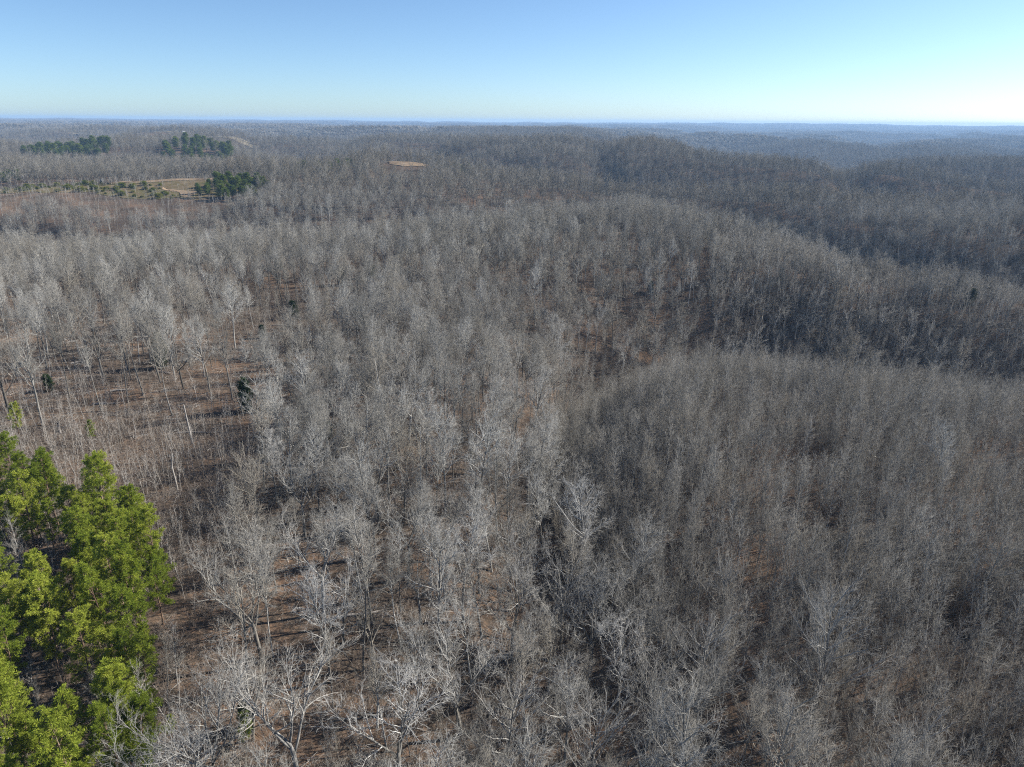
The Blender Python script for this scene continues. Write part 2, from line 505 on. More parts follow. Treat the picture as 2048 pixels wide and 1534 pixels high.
def grow_slim(seed, H=20):
    """forest-grown tree: long clean stem, small high crown"""
    G = Grower(seed); g = G.g
    c = [dict(n=9, wob=0.03, up=0.05, taper=0.15),
         dict(n=4, wob=0.14, up=0.12, per_m=1.9, len=H * 0.17, ang=40, t0=0.58, r=0.055, shape=lambda t: 1.2 - 0.8 * max(0, (t - 0.6) / 0.4)),
         dict(n=2, wob=0.16, up=0.07, per_m=2.4, len=1.7, ang=40, r=0.026, t0=0.2, rmin=0.01),
         dict(n=2, wob=0.18, up=0.04, per_m=3.0, len=0.9, ang=42, r=0.015, t0=0.15, rmin=0.008)]
    G.branch([0, 0, -0.8], unit(np.array([g.normal() * 0.06, g.normal() * 0.06, 1])), H * 0.95, 0.16, 0, c)
    return G


def grow_oak(seed, H=20, spread=0.45):
    """short bole that parts into a few heavy arching limbs"""
    G = Grower(seed); g = G.g
    c = [None,
         dict(n=8, wob=0.085, up=0.075, taper=0.12),
         dict(n=5, wob=0.15, up=0.09, per_m=1.15, len=4.6, ang=42, r=0.085, t0=0.22, shape=lambda t: 1.25 - 0.75 * t),
         dict(n=3, wob=0.17, up=0.05, per_m=2.0, len=1.9, ang=44, r=0.034, t0=0.15),
         dict(n=2, wob=0.2, up=0.03, per_m=3.0, len=1.0, ang=44, r=0.018, t0=0.15, rmin=0.009),
         dict(n=1, wob=0.2, up=0.02, per_m=2.6, len=0.6, ang=42, r=0.012, t0=0.2, rmin=0.008)]
    bole = H * g.uniform(0.3, 0.42)
    P, D, rad = G.path([0, 0, -0.8], unit(np.array([g.normal() * 0.03, g.normal() * 0.03, 1])), bole + 0.8, 0.27, 0.2, 5, 0.03, 0.05, 0)
    k = int(g.integers(4, 6)); ph = g.uniform(0, 6.28)
    for j in range(k):
        t = 0.72 + 0.28 * (j + 0.5) / k
        q, dd, r_ = G.along(P, D, rad, min(t, 0.99)); ph += 6.28 / k + g.normal() * 0.35
        ang = math.radians(g.uniform(14, 30) if j >= k - 2 else g.uniform(32, 52))
        nd = np.array([math.cos(ph) * math.sin(ang), math.sin(ph) * math.sin(ang), math.cos(ang)])
        L = (H - q[2]) * g.uniform(0.88, 1.05) * (1.0 if ang < 0.55 else spread * 2)
        G.branch(q, nd, L, 0.13 * g.uniform(0.75, 1.05), 1, c)
    return G


def grow_fan(seed, H=15):
    """round-headed tree whose many limbs rise in a fan"""
    G = Grower(seed); g = G.g
    c = [dict(n=6, wob=0.04, up=0.05, taper=0.2),
         dict(n=6, wob=0.09, up=0.085, per_m=2.1, len=H * 0.52, ang=48, t0=0.22, asd=12, r=0.075, shape=lambda t: 1.12 - 0.62 * t),
         dict(n=3, wob=0.12, up=0.09, per_m=2.3, len=2.0, ang=32, r=0.028, t0=0.25),
         dict(n=2, wob=0.14, up=0.06, per_m=2.7, len=1.0, ang=32, r=0.016, t0=0.2, rmin=0.009),
         dict(n=1, wob=0.2, up=0.03, per_m=1.8, len=0.55, ang=34, r=0.011, t0=0.3, rmin=0.008)]
    G.branch([0, 0, -0.6], unit(np.array([g.normal() * 0.04, g.normal() * 0.04, 1])), H * 0.8, 0.21, 0, c)
    return G


def grow_pole(seed, H=11, wide=0.24, ang=38):
    """young tree of dense regrowth: thin stem, steep fine branches"""
    G = Grower(seed); g = G.g
    c = [dict(n=7, wob=0.045, up=0.07, taper=0.12),
         dict(n=3, wob=0.12, up=0.13, per_m=2.3, len=H * wide, ang=ang, t0=0.28, asd=11, r=0.03, shape=lambda t: 1.1 - 0.7 * t),
         dict(n=2, wob=0.14, up=0.09, per_m=3.6, len=1.15, ang=34, r=0.016, t0=0.15, rmin=0.008),
         dict(n=1, wob=0.15, up=0.05, per_m=3.6, len=0.65, ang=34, r=0.011, t0=0.15, rmin=0.007)]
    G.branch([0, 0, -0.4], unit(np.array([g.normal() * 0.06, g.normal() * 0.06, 1])), H * 0.97, 0.075, 0, c)
    return G


def grow_sapling(seed, H=7):
    G = Grower(seed); g = G.g
    c = [dict(n=6, wob=0.05, up=0.05, taper=0.15),
         dict(n=2, wob=0.15, up=0.12, per_m=2.4, len=H * 0.2, ang=38, t0=0.3, r=0.018, shape=lambda t: 1.1 - 0.6 * t, rmin=0.008),
         dict(n=1, wob=0.15, up=0.08, per_m=3.2, len=0.7, ang=36, r=0.011, t0=0.15, rmin=0.007)]
    G.branch([0, 0, -0.3], unit(np.array([g.normal() * 0.06, g.normal() * 0.06, 1])), H, 0.045, 0, c)
    return G


def grow_brush(seed, H=2.2):
    G = Grower(seed); g = G.g
    c = [dict(n=3, wob=0.16, up=0.05, taper=0.3),
         dict(n=2, wob=0.2, up=0.08, per_m=3.6, len=0.8, ang=38, t0=0.2, r=0.012, rmin=0.008),
         dict(n=1, wob=0.2, up=0.03, per_m=4.0, len=0.4, ang=40, r=0.010, rmin=0.007)]
    for k in range(9):
        a = g.uniform(0, 6.28); t = g.uniform(0.15, 0.75); rr_ = g.uniform(0, 0.9)
        G.branch([math.cos(a) * rr_, math.sin(a) * rr_, -0.1], np.array([math.cos(a) * math.sin(t), math.sin(a) * math.sin(t), math.cos(t)]), H * g.uniform(0.6, 1.1), 0.017, 0, c)
    return G


def grow_mid(seed, H=20, kind='tall'):
    """bare tree for the middle distance: fewer, stouter twigs"""
    G = Grower(seed); g = G.g
    if kind == 'tall':
        c = [dict(n=5, wob=0.04, up=0.06, taper=0.2),
             dict(n=3, wob=0.14, up=0.10, per_m=1.1, len=H * 0.27, ang=44, t0=0.42, r=0.08, shape=lambda t: 1.15 - 0.8 * max(0, (t - 0.55) / 0.45)),
             dict(n=2, wob=0.16, up=0.06, per_m=2.0, len=2.2, ang=42, r=0.036, t0=0.2, rmin=0.018),
             dict(n=1, wob=0.18, up=0.04, per_m=3.0, len=1.3, ang=42, r=0.024, t0=0.15)]
        G.branch([0, 0, -1], unit(np.array([g.normal() * 0.05, g.normal() * 0.05, 1])), H * 0.95, 0.23, 0, c)
    elif kind == 'oak':
        c = [dict(n=4, wob=0.05, up=0.04, taper=0.3),
             dict(n=4, wob=0.13, up=0.09, per_m=1.05, len=H * 0.4, ang=48, t0=0.36, r=0.13, asd=13, shape=lambda t: 1.1 - 0.5 * t),
             dict(n=2, wob=0.16, up=0.07, per_m=1.7, len=2.6, ang=42, r=0.045, t0=0.25, rmin=0.02),
             dict(n=1, wob=0.18, up=0.04, per_m=2.6, len=1.35, ang=44, r=0.026, t0=0.15)]
        G.branch([0, 0, -1], unit(np.array([g.normal() * 0.05, g.normal() * 0.05, 1])), H * 0.8, 0.3, 0, c)
    else:
        c = [dict(n=4, wob=0.05, up=0.06, taper=0.2),
             dict(n=2, wob=0.13, up=0.12, per_m=2.0, len=H * 0.25, ang=38, t0=0.3, r=0.035, shape=lambda t: 1.1 - 0.6 * t, rmin=0.015),
             dict(n=1, wob=0.15, up=0.07, per_m=4.2, len=1.2, ang=34, r=0.019, t0=0.15)]
        G.branch([0, 0, -0.5], unit(np.array([g.normal() * 0.06, g.normal() * 0.06, 1])), H * 0.97, 0.09, 0, c)
    return G


def grow_far(seed, H=19, wide=1.0):
    G = Grower(seed); g = G.g
    c = [dict(n=3, wob=0.05, up=0.04, taper=0.3),
         dict(n=2, wob=0.13, up=0.10, per_m=1.2, len=H * 0.33 * wide, ang=45, t0=0.38, r=0.13, shape=lambda t: 1.1 - 0.5 * t, rmin=0.05),
         dict(n=1, wob=0.16, up=0.06, per_m=2.4, len=2.3, ang=42, r=0.06, t0=0.2)]
    G.branch([0, 0, -1.5], unit(np.array([g.normal() * 0.05, g.normal() * 0.05, 1])), H * 0.85, 0.26, 0, c)
    return G


def grow_clump(seed, n=14, size=44, H=18):
    """a patch of canopy for the far hills: crowns of many short stout twigs"""
    g = np.random.default_rng(seed); G = Grower(seed)
    for k in range(n):
        x, y = g.uniform(-size / 2, size / 2, 2); hh = H * g.uniform(0.8, 1.15); w = g.uniform(4.5, 8)
        G.path([x, y, -3], np.array([0, 0, 1.0]), hh * 0.8, 0.4, 0.2, 1, 0.02, 0, 0)
        for j in range(22):
            d = unit(np.array([g.normal(), g.normal(), abs(g.normal()) * 0.9 + 0.15]))
            q = np.array([x, y, hh * 0.55]) + d * np.array([w, w, hh * 0.42]) * 0.35
            G.path(q, d, w * 0.75, 0.34, 0.1, 1, 0.1, 0.1, 1)
    return G


# ---- needle-leaved trees
def pine_arrays(seed, H, clear, wide, tuft_n, tuft_len, tuft_w, density, droop=0.0, tip=0.35):
    g = np.random.default_rng(seed); G = Grower(seed)
    P, D, rad = G.path([0, 0, -0.5], unit(np.array([g.normal() * 0.04, g.normal() * 0.04, 1])), H, 0.15 * H / 13, 0.02, 8, 0.03, 0.03, 0)
    cen, dirs = [], []
    z = clear
    while z < 0.985:
        k = int(g.integers(4, 6)) if tuft_n > 12 else int(g.integers(4, 7)); ph = g.uniform(0, 6.28)
        f = (z - clear) / (1 - clear)
        prof = (0.55 + 0.9 * f if f < 0.35 else 0.865 + 0.05 - 0.0 * f) * (1 if f < 0.35 else math.sqrt(max(0.02, 1 - ((f - 0.3) / 0.72) ** 2)))
        for j in range(k):
            q, dd, r_ = G.along(P, D, rad, z); ph += 6.28 / k + g.normal() * 0.3
            el = math.radians(12 + 42 * f + g.normal() * 9)
            d = np.array([math.cos(ph) * math.cos(el), math.sin(ph) * math.cos(el), math.sin(el)])
            L = wide * prof * (g.uniform(0.5, 1.3) if tuft_n > 12 else g.uniform(0.7, 1.15)) + 0.25
            bp, bd, br = G.path(q, d, L, 0.035 * H / 13, 0.008, 3, 0.08, 0.07, 1)
            m = max(3, int(L * density))
            for t in np.linspace(0.45 if tuft_n > 12 else 0.28, 1, m):
                c_, d_, _ = G.along(bp, bd, br, min(t, 0.999))
                side = perp(d_, g); off = side * g.uniform(0, 0.34) * (1.15 - t * 0.5) * L * 0.75
                cen.append(c_ + off); dirs.append(unit(d_ * 0.5 + side * 0.5 + np.array([0, 0, 0.75])))
        z += g.uniform(0.035, 0.055) * (1.15 - 0.35 * f) * (1.35 if tuft_n > 12 else 1)
    cen = np.array(cen); dirs = np.array(dirs); m = len(cen)
    A = g.normal(size=(m, tuft_n, 3)) * 0.75 + dirs[:, None] * 0.85
    A /= np.linalg.norm(A, axis=2, keepdims=True)
    S = np.cross(A, g.normal(size=(m, tuft_n, 3))); S /= np.linalg.norm(S, axis=2, keepdims=True) + 1e-9
    ln = tuft_len * g.uniform(0.65, 1.2, size=(m, tuft_n, 1))
    b = cen[:, None] + A * 0.02
    v = np.stack([b, b + A * ln * 0.55 + S * tuft_w, b + A * ln, b + A * ln * 0.55 - S * tuft_w], 2).reshape(-1, 3)
    q = np.arange(len(v)).reshape(-1, 4)
    return G, v, q


def conifer_meshes(name, arr, mb, mn):
    G, v, q = arr
    (v0, t0, q0), (v1, t1, q1) = G.mesh_arrays([6, 3], 0)
    tr = make_mesh(name + '_trunk', v0, [t0, q0], [mb], smooth=True)
    n = len(v)
    cr = make_mesh(name + '_crown', np.vstack([v, v1]), [q, t1 + n, q1 + n], [mn, mb], face_mat=[0] * len(q) + [1] * (len(t1) + len(q1)))
    a, b = len(v0), len(v0) + len(v)
    wh = make_mesh(name, np.vstack([v0, v, v1]), [t0, q0, q + a, t1 + b, q1 + b], [mb, mn],
                   face_mat=[0] * (len(t0) + len(q0)) + [1] * len(q) + [0] * (len(t1) + len(q1)))
    return tr, cr, wh


SD = [7, 5, 4, 3, 3]
TALL = [tree_meshes('tall_tree', grow_tall(100 + i, H), SD, 0, M_BARK, M_TWIG) for i, H in enumerate((20, 21.5, 19, 22, 18))]
OAK = [tree_meshes('oak', grow_oak(200 + i, H, s), [8, 6, 4, 3, 3, 3], 1, M_BARK, M_TWIG) for i, (H, s) in enumerate(((19, 0.42), (17.5, 0.46), (20, 0.36), (16, 0.45)))]
FAN = [tree_meshes('fan_tree', grow_fan(300 + i, H), SD, 0, M_BARK, M_TWIG) for i, H in enumerate((14.5, 13, 15.5))]
POLE = [tree_meshes('pole_tree', grow_pole(400 + i, H, w, a), [5, 3, 3, 3], 0, M_POLE, M_POLETWIG) for i, (H, w, a) in
        enumerate(((11, .24, 38), (9.5, .26, 40), (12.5, .22, 36), (8.5, .36, 50), (10.5, .3, 46), (9, .4, 52)))]
SLIM = [tree_meshes('slim_tree', grow_slim(450 + i, H), [6, 4, 3, 3], 0, M_BARK, M_TWIG) for i, H in enumerate((20, 18, 21.5, 17))]
SAP = [tree_meshes('sapling', grow_sapling(500 + i, H), [4, 3, 3], 0, M_SAP, M_SAP) for i, H in enumerate((7, 5.5, 8, 6.2))]
BRUSH = [tree_meshes('brush', grow_brush(600 + i, H), [3, 3, 3], 0, M_BRUSH, M_BRUSH)[2] for i, H in enumerate((2.0, 1.5, 2.6))]
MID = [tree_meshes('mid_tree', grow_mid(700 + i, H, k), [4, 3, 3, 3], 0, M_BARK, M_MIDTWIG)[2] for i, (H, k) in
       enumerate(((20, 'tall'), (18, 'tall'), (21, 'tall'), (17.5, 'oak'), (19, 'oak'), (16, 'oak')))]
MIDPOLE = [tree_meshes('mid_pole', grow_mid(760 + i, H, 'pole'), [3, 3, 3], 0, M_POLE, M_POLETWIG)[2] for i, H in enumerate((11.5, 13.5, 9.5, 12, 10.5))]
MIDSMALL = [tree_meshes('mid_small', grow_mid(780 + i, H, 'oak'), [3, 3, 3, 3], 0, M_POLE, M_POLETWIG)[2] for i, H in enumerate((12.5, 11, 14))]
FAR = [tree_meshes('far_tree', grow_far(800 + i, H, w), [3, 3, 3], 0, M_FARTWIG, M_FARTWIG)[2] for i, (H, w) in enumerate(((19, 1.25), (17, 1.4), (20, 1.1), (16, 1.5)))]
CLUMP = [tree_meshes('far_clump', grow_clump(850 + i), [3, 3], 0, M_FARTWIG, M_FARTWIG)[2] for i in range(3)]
PINE = [conifer_meshes('pine', pine_arrays(900 + i, H, c, w, 24, 0.33, 0.022, 7.5), M_PINEBARK, M_NEEDLE) for i, (H, c, w) in
        enumerate(((13.5, .36, 2.5), (12.5, .30, 2.7), (14.5, .42, 2.3), (11.5, .28, 2.4)))]
PINEFAR = [conifer_meshes('far_pine', pine_arrays(950 + i, H, .3, w, 8, 0.75, 0.11, 3.0), M_PINEBARK, M_NEEDLE_FAR) for i, (H, w) in
           enumerate(((15, 2.6), (13, 2.5), (16, 2.4)))]
CEDAR = [conifer_meshes('cedar', pine_arrays(980 + i, H, .1, w, 9, 0.42, 0.05, 7.0), M_PINEBARK, M_CEDAR) for i, (H, w) in enumerate(((7.5, 1.7), (6.5, 1.9)))]


# ------------------------------------------------------------------ where things grow
def jgrid(x0, x1, y0, y1, s, jit=0.85, seed=1):
    g = np.random.default_rng(seed)
    nx, ny = int((x1 - x0) / s), int((y1 - y0) / s)
    X, Y = np.meshgrid(np.arange(nx), np.arange(ny))
    X = x0 + (X + 0.5 * (Y % 2) + 0.5 + g.uniform(-jit / 2, jit / 2, X.shape)) * s
    Y = y0 + (Y + 0.5 + g.uniform(-jit / 2, jit / 2, Y.shape)) * s
    return X.ravel(), Y.ravel()


def pine_edge(y):
    e = np.interp(y, [25, 39, 45, 54, 64, 73, 83, 92, 99, 104, 119, 127], [-26, -32, -34, -39, -41, -42, -50, -60, -74, -83, -97, -106])
    return e + 2.2 * vnoise(y, y * 0, 6, 51)


def zone_pine(x, y):
    return (x < pine_edge(y)) & (y < 124) & (x > -150)


def zone_open(x, y):   # brushy opening between the pines and the old woods
    inner = np.interp(y, [25, 50, 68, 90, 110, 135, 152], [-22, -28, -34, -42, -47, -54, -92])
    return (x < inner) & ~zone_pine(x, y) & (y < 153)


def zone_clearing(x, y):   # floor of brown leaves with scattered pale trunks
    return (x < np.interp(y, [135, 150, 190], [-56, -52, -60])) & (y >= 140) & (y < 186) & (x > -150)


def zone_young(x, y):
    a = x > np.interp(y, [25, 51, 68, 90, 125, 150, 180], [38, 30, 19, 9, 4, 7, 22])
    return a & (y < 214 - 0.05 * x) & (y > -20)


def zone_young_far(x, y):  # the slope beyond the hollow
    return (x > 60 + 0.25 * (y - 190)) & (y >= 208) & (y < 325)


SCRUB = [(-480, 530), (-380, 520), (-300, 500), (-215, 496), (-200, 560), (-215, 590), (-250, 562), (-300, 568), (-380, 590), (-470, 600)]
OPEN_PATCHES = CLEAR + [KNOLL, SCRUB] + FIELDS + [[(-126, 655), (-86, 655), (-86, 752), (-136, 752)], [(-1000, 1700), (-880, 1700), (-840, 1960), (-1000, 1960)], [(-540, 960), (-440, 960), (-410, 1075), (-560, 1080)]]


def open_ground(x, y):
    m = np.zeros(np.shape(x), bool)
    for p in OPEN_PATCHES: m |= in_poly(x, y, p)
    return m


PINE_STANDS = [[(-785, 1110), (-690, 1095), (-620, 1105), (-655, 1180), (-730, 1260), (-800, 1260)],
               [(-545, 1085), (-450, 1080), (-440, 1110), (-470, 1200), (-540, 1215)],
               [(-262, 565), (-208, 555), (-200, 590), (-222, 622), (-262, 630)],
               [(-215, 705), (-165, 700), (-160, 745), (-210, 750)],
               [(-62, 770), (-40, 765), (-38, 800), (-60, 805)],
               [(-505, 640), (-470, 625), (-465, 680), (-505, 700)]]
PINE_KEEP = [1.0, 0.9, 1.0, 0.45, 0.6, 0.6]


def in_stand(x, y):
    m = np.zeros(np.shape(x), bool)
    for p in PINE_STANDS: m |= in_poly(x, y, p)
    return m


def in_view(x, y, side=6.0, back=24):
    """inside the field of view with a margin of so many degrees plus some metres"""
    lim = np.tan(np.radians(38.5 + side)) * np.maximum(y, 0) + 12
    return (x > -lim) & (x < lim + 25) & (y > back)


HERO = [  # photo pixel of the foot, kind, variant, height scale, turn
    (1166, 1178, 'tall', 3, 1.02, 0.3), (612, 1600, 'oak', 0, 1.12, 0.5), (748, 1250, 'tall', 0, 0.92, 1.2), (884, 1335, 'tall', 1, 1.0, 2.0),
    (1026, 1325, 'oak', 2, 0.9, 2.6), (930, 1245, 'tall', 2, 1.0, 4.0), (962, 1190, 'tall', 4, 0.95, 0.9), (1122, 1300, 'fan', 2, 1.1, 3.1),
    (1390, 1445, 'fan', 0, 1.1, 1.7), (1632, 1430, 'fan', 2, 1.2, 0.2), (1215, 968, 'oak', 3, 0.8, 5.0), (612, 1075, 'oak', 1, 0.95, 2.2),
    (742, 968, 'tall', 0, 0.95, 3.3), (778, 968, 'tall', 4, 1.0, 0.1), (797, 942, 'oak', 2, 0.95, 1.1), (856, 958, 'tall', 1, 0.85, 5.5),
    (945, 952, 'oak', 0, 0.9, 4.2), (346, 836, 'slim', 0, 0.98, 0.7), (287, 797, 'slim', 2, 1.05, 1.9), (257, 812, 'slim', 1, 1.0, 2.9),
    (204, 830, 'slim', 3, 1.02, 3.9), (141, 810, 'slim', 0, 1.05, 4.9), (88, 858, 'tall', 1, 1.0, 5.9), (24, 848, 'oak', 2, 1.18, 0.9),
    (420, 790, 'tall', 2, 0.95, 1.0), (466, 805, 'tall', 0, 0.9, 2.0), (540, 1235, 'tall', 4, 0.85, 3.0), (668, 1370, 'tall', 1, 0.8, 4.4),
    (690, 1290, 'fan', 1, 0.9, 2.4), (560, 1020, 'tall', 4, 0.8, 1.0), (1445, 1240, 'fan', 1, 0.85, 0.0), (1240, 1420, 'oak', 3, 0.85, 2.0),
    (1085, 800, 'tall', 3, 0.85, 1.0), (450, 1640, 'oak', 1, 1.0, 4.0), (800, 1600, 'oak', 3, 1.1, 1.0), (1010, 1580, 'fan', 0, 1.15, 2.0),
    (1180, 1620, 'fan', 2, 1.1, 3.0), (1760, 1060, 'fan', 1, 0.75, 1.0), (1820, 1620, 'fan', 1, 1.0, 5.0), (395, 1690, 'oak', 3, 0.9, 0.6), (930, 1480, 'oak', 2, 0.95, 5.1), (1300, 1500, 'fan', 1, 1.0, 3.6), (1560, 1600, 'fan', 2, 0.9, 1.3), (650, 1230, 'oak', 1, 0.95, 3.4)]
KINDS = {'tall': TALL, 'oak': OAK, 'fan': FAN, 'slim': SLIM}
hero_pts = [(*ground_at(px, py), k, v, s, t) for px, py, k, v, s, t in HERO]
HX = np.array([h[0] for h in hero_pts]); HY = np.array([h[1] for h in hero_pts])

# ---- grown bare trees, near and middle distance
xs, ys = jgrid(-420, 480, 22, 560, 4.9, 0.95, 3)
keep = in_view(xs, ys) & ~zone_pine(xs, ys) & ~zone_open(xs, ys) & ~zone_young(xs, ys) & ~zone_young_far(xs, ys) & ~open_ground(xs, ys) & ~in_stand(xs, ys)
keep &= ~(zone_clearing(xs, ys) & (rng.random(len(xs)) < 0.12))
keep &= vnoise(xs, ys, 23, 21) > -0.72
keep &= rng.random(len(xs)) < 0.94
# a few older trees stand above the young growth
old = in_view(xs, ys) & (zone_young(xs, ys) | zone_young_far(xs, ys)) & (vnoise(xs, ys, 30, 22) > 0.0) & (rng.random(len(xs)) < np.where(zone_young(xs, ys), 0.12, 0.3))
keep |= old
dmin = np.min(np.hypot(xs[:, None] - HX[None], ys[:, None] - HY[None]), 1)
keep &= dmin > 3.6
xs, ys = xs[keep], ys[keep]
G_ = []
for x, y in zip(xs, ys):
    yg = bool(zone_young(x, y) | zone_young_far(x, y))
    u = rnd.random()
    if yg: k = 'fan' if u < 0.75 else 'tall'
    elif bool(zone_clearing(x, y)) or (x < -45 and y > 135): k = 'slim' if u < 0.74 else ('tall' if u < 0.95 else 'oak')
    else: k = 'slim' if u < 0.34 else ('tall' if u < 0.68 else ('oak' if u < 0.85 else 'fan'))
    G_.append((x, y, k, rnd.randrange(len(KINDS[k])), rnd.uniform(0.62, 1.0) * (0.9 if yg else 1.0), rnd.uniform(0, 6.28)))
grown = [(*h, True) for h in hero_pts] + [(*g, False) for g in G_]


def apparent(lst, h):
    X = np.array([t[0] for t in lst]); Y = np.array([t[1] for t in lst]); Z = height(X, Y)
    px, py, dep = project(X, Y, Z + h * 0.6)
    vis = (px > -30) & (px < 2078) & (py < 1620)
    return np.where(vis, h / dep, 0), px, py, Z


def ordinal(n):
    w = ['first', 'second', 'third', 'fourth', 'fifth', 'sixth', 'seventh', 'eighth', 'ninth', 'tenth', 'eleventh', 'twelfth', 'thirteenth',
         'fourteenth', 'fifteenth', 'sixteenth', 'seventeenth', 'eighteenth', 'nineteenth', 'twentieth']
    return w[n] if n < len(w) else '%dth' % (n + 1)


def place_phrase(x, y, px, py):
    """a findable place for a tree: what it stands in or beside, and how far down the picture"""
    col = ('far left', 'at left', 'left of centre', 'at centre', 'right of centre', 'at right', 'far right')[
        int(np.clip(px / 2048 * 7, 0, 6))]
    if py > 1380: row = 'along the bottom edge'
    elif py > 1180: row = 'in the near rows'
    elif py > 1000: row = 'in the lower middle'
    elif py > 850: row = 'in the middle'
    elif py > 720: row = 'level with the brown clearing'
    elif py > 600: row = 'beyond the brown clearing'
    else: row = 'below the far crest'
    return row, col


def label_all(items, look):
    """items: (x, y, px, py, lookword) -> a label for each, unique by count from the left inside its place"""
    cells = {}
    for i, (x, y, px, py, kd) in enumerate(items):
        cells.setdefault((*place_phrase(x, y, px, py), kd), []).append(i)
    out = [None] * len(items)
    for (row, col, kd), ids in cells.items():
        ids.sort(key=lambda i: items[i][2])
        for n, i in enumerate(ids):
            s = '%s %s %s' % (look[kd], row, col)
            if len(ids) > 1: s += ', %s from left' % ordinal(n)
            out[i] = s
    return out


def plant(name, meshes, x, y, z, s, t, label, cat, group, lean=(0, 0), own=None):
    e = bpy.data.objects.new(name, None); C.objects.link(e)
    e.empty_display_size = 0.5
    e.location = (x, y, z); e.rotation_euler = (lean[0], lean[1], t); e.scale = (s, s, s)
    tag(e, label, cat, group)
    for nm, me in zip(('trunk', 'crown'), meshes):
        o = bpy.data.objects.new(nm, me); C.objects.link(o); o.parent = e
        if own:
            o.material_slots[0].link = 'OBJECT'; o.material_slots[0].material = own[nm]
    return e


SOURCES = 0


def scatter(name, pts, meshes, label, cat=None):
    """one mass of plants too many to count: pts = (x, y, variant, scale, turn, lift)"""
    global SOURCES
    col = bpy.data.collections.new(name + '_sources')
    for i, me in enumerate(meshes):
        SOURCES += 1
        col.objects.link(bpy.data.objects.new('source_%05d' % SOURCES, me))
    P = np.array(pts, float)
    z = height(P[:, 0], P[:, 1]) + P[:, 5]
    me = bpy.data.meshes.new(name)
    me.vertices.add(len(P)); me.vertices.foreach_set('co', np.column_stack([P[:, 0], P[:, 1], z]).astype(np.float32).ravel())
    a = me.attributes.new('variant', 'INT', 'POINT'); a.data.foreach_set('value', P[:, 2].astype(np.int32))
    a = me.attributes.new('size', 'FLOAT', 'POINT'); a.data.foreach_set('value', P[:, 3].astype(np.float32))
    g = np.random.default_rng(len(P))
    e = np.column_stack([g.normal(0, 0.035, len(P)), g.normal(0, 0.035, len(P)), P[:, 4]]).astype(np.float32)
    a = me.attributes.new('turn', 'FLOAT_VECTOR', 'POINT'); a.data.foreach_set('vector', e.ravel())
    o = link(name, me)
    ng = bpy.data.node_groups.new(name, 'GeometryNodeTree')
    ng.interface.new_socket('Geometry', in_out='INPUT', socket_type='NodeSocketGeometry')
    ng.interface.new_socket('Geometry', in_out='OUTPUT', socket_type='NodeSocketGeometry')
    N, L = ng.nodes, ng.links
    gi, go = N.new('NodeGroupInput'), N.new('NodeGroupOutput')
    ip = N.new('GeometryNodeInstanceOnPoints'); ci = N.new('GeometryNodeCollectionInfo')
    ci.inputs['Collection'].default_value = col
    ci.inputs['Separate Children'].default_value = True; ci.inputs['Reset Children'].default_value = True
    def attr(nm, ty):
        n = N.new('GeometryNodeInputNamedAttribute'); n.data_type = ty; n.inputs['Name'].default_value = nm
        return n.outputs['Attribute']
    er = N.new('FunctionNodeEulerToRotation')
    L.new(gi.outputs[0], ip.inputs['Points']); L.new(ci.outputs[0], ip.inputs['Instance'])
    ip.inputs['Pick Instance'].default_value = True
    L.new(attr('variant', 'INT'), ip.inputs['Instance Index'])
    L.new(attr('turn', 'FLOAT_VECTOR'), er.inputs[0]); L.new(er.outputs[0], ip.inputs['Rotation'])
    L.new(attr('size', 'FLOAT'), ip.inputs['Scale'])
    L.new(ip.outputs[0], go.inputs[0])
    md = o.modifiers.new('scatter', 'NODES'); md.node_group = ng
    return tag(o, label, cat, kind='stuff')


LOOK = {'slim': 'slim high-crowned bare tree', 'tall': 'tall narrow bare tree', 'oak': 'broad heavy-limbed bare tree', 'fan': 'round-headed bare tree'}
size, PXs, PYs, Zs = apparent(grown, 19)
size[:len(HERO)] += 1
order = np.argsort(-size)
chosen = [int(i) for i in order[:300] if size[i] > 0]
labels = label_all([(grown[i][0], grown[i][1], PXs[i], PYs[i], grown[i][2]) for i in chosen], LOOK)
for i, lab in zip(chosen, labels):
    x, y, k, v, s, t, hero = grown[i]
    lean = (rnd.gauss(0, 0.03), rnd.gauss(0, 0.03))
    plant('bare_tree', KINDS[k][v], x, y, float(Zs[i]), s, t, lab, 'tree', 'grown bare trees of the near woods', lean,
          {'trunk': M_PALEBARK, 'crown': M_PALETWIG} if hero and y < 100 and k != 'slim' else None)
rest = [i for i in range(len(grown)) if i not in set(chosen)]
NEARALL = [m[2] for m in TALL + OAK + FAN + SLIM]
OFF = {'tall': 0, 'oak': len(TALL), 'fan': len(TALL) + len(OAK), 'slim': len(TALL) + len(OAK) + len(FAN)}
pts = []
for i in rest:
    x, y, k, v, s, t, _ = grown[i]
    r = math.hypot(x, y)
    if r < 230 or (k == 'slim' and r < 330): var = OFF[k] + v
    else: var = len(NEARALL) + (rnd.randrange(3) if k in ('tall', 'slim') else 3 + rnd.randrange(3))
    pts.append((x, y, var, s, t, 0))
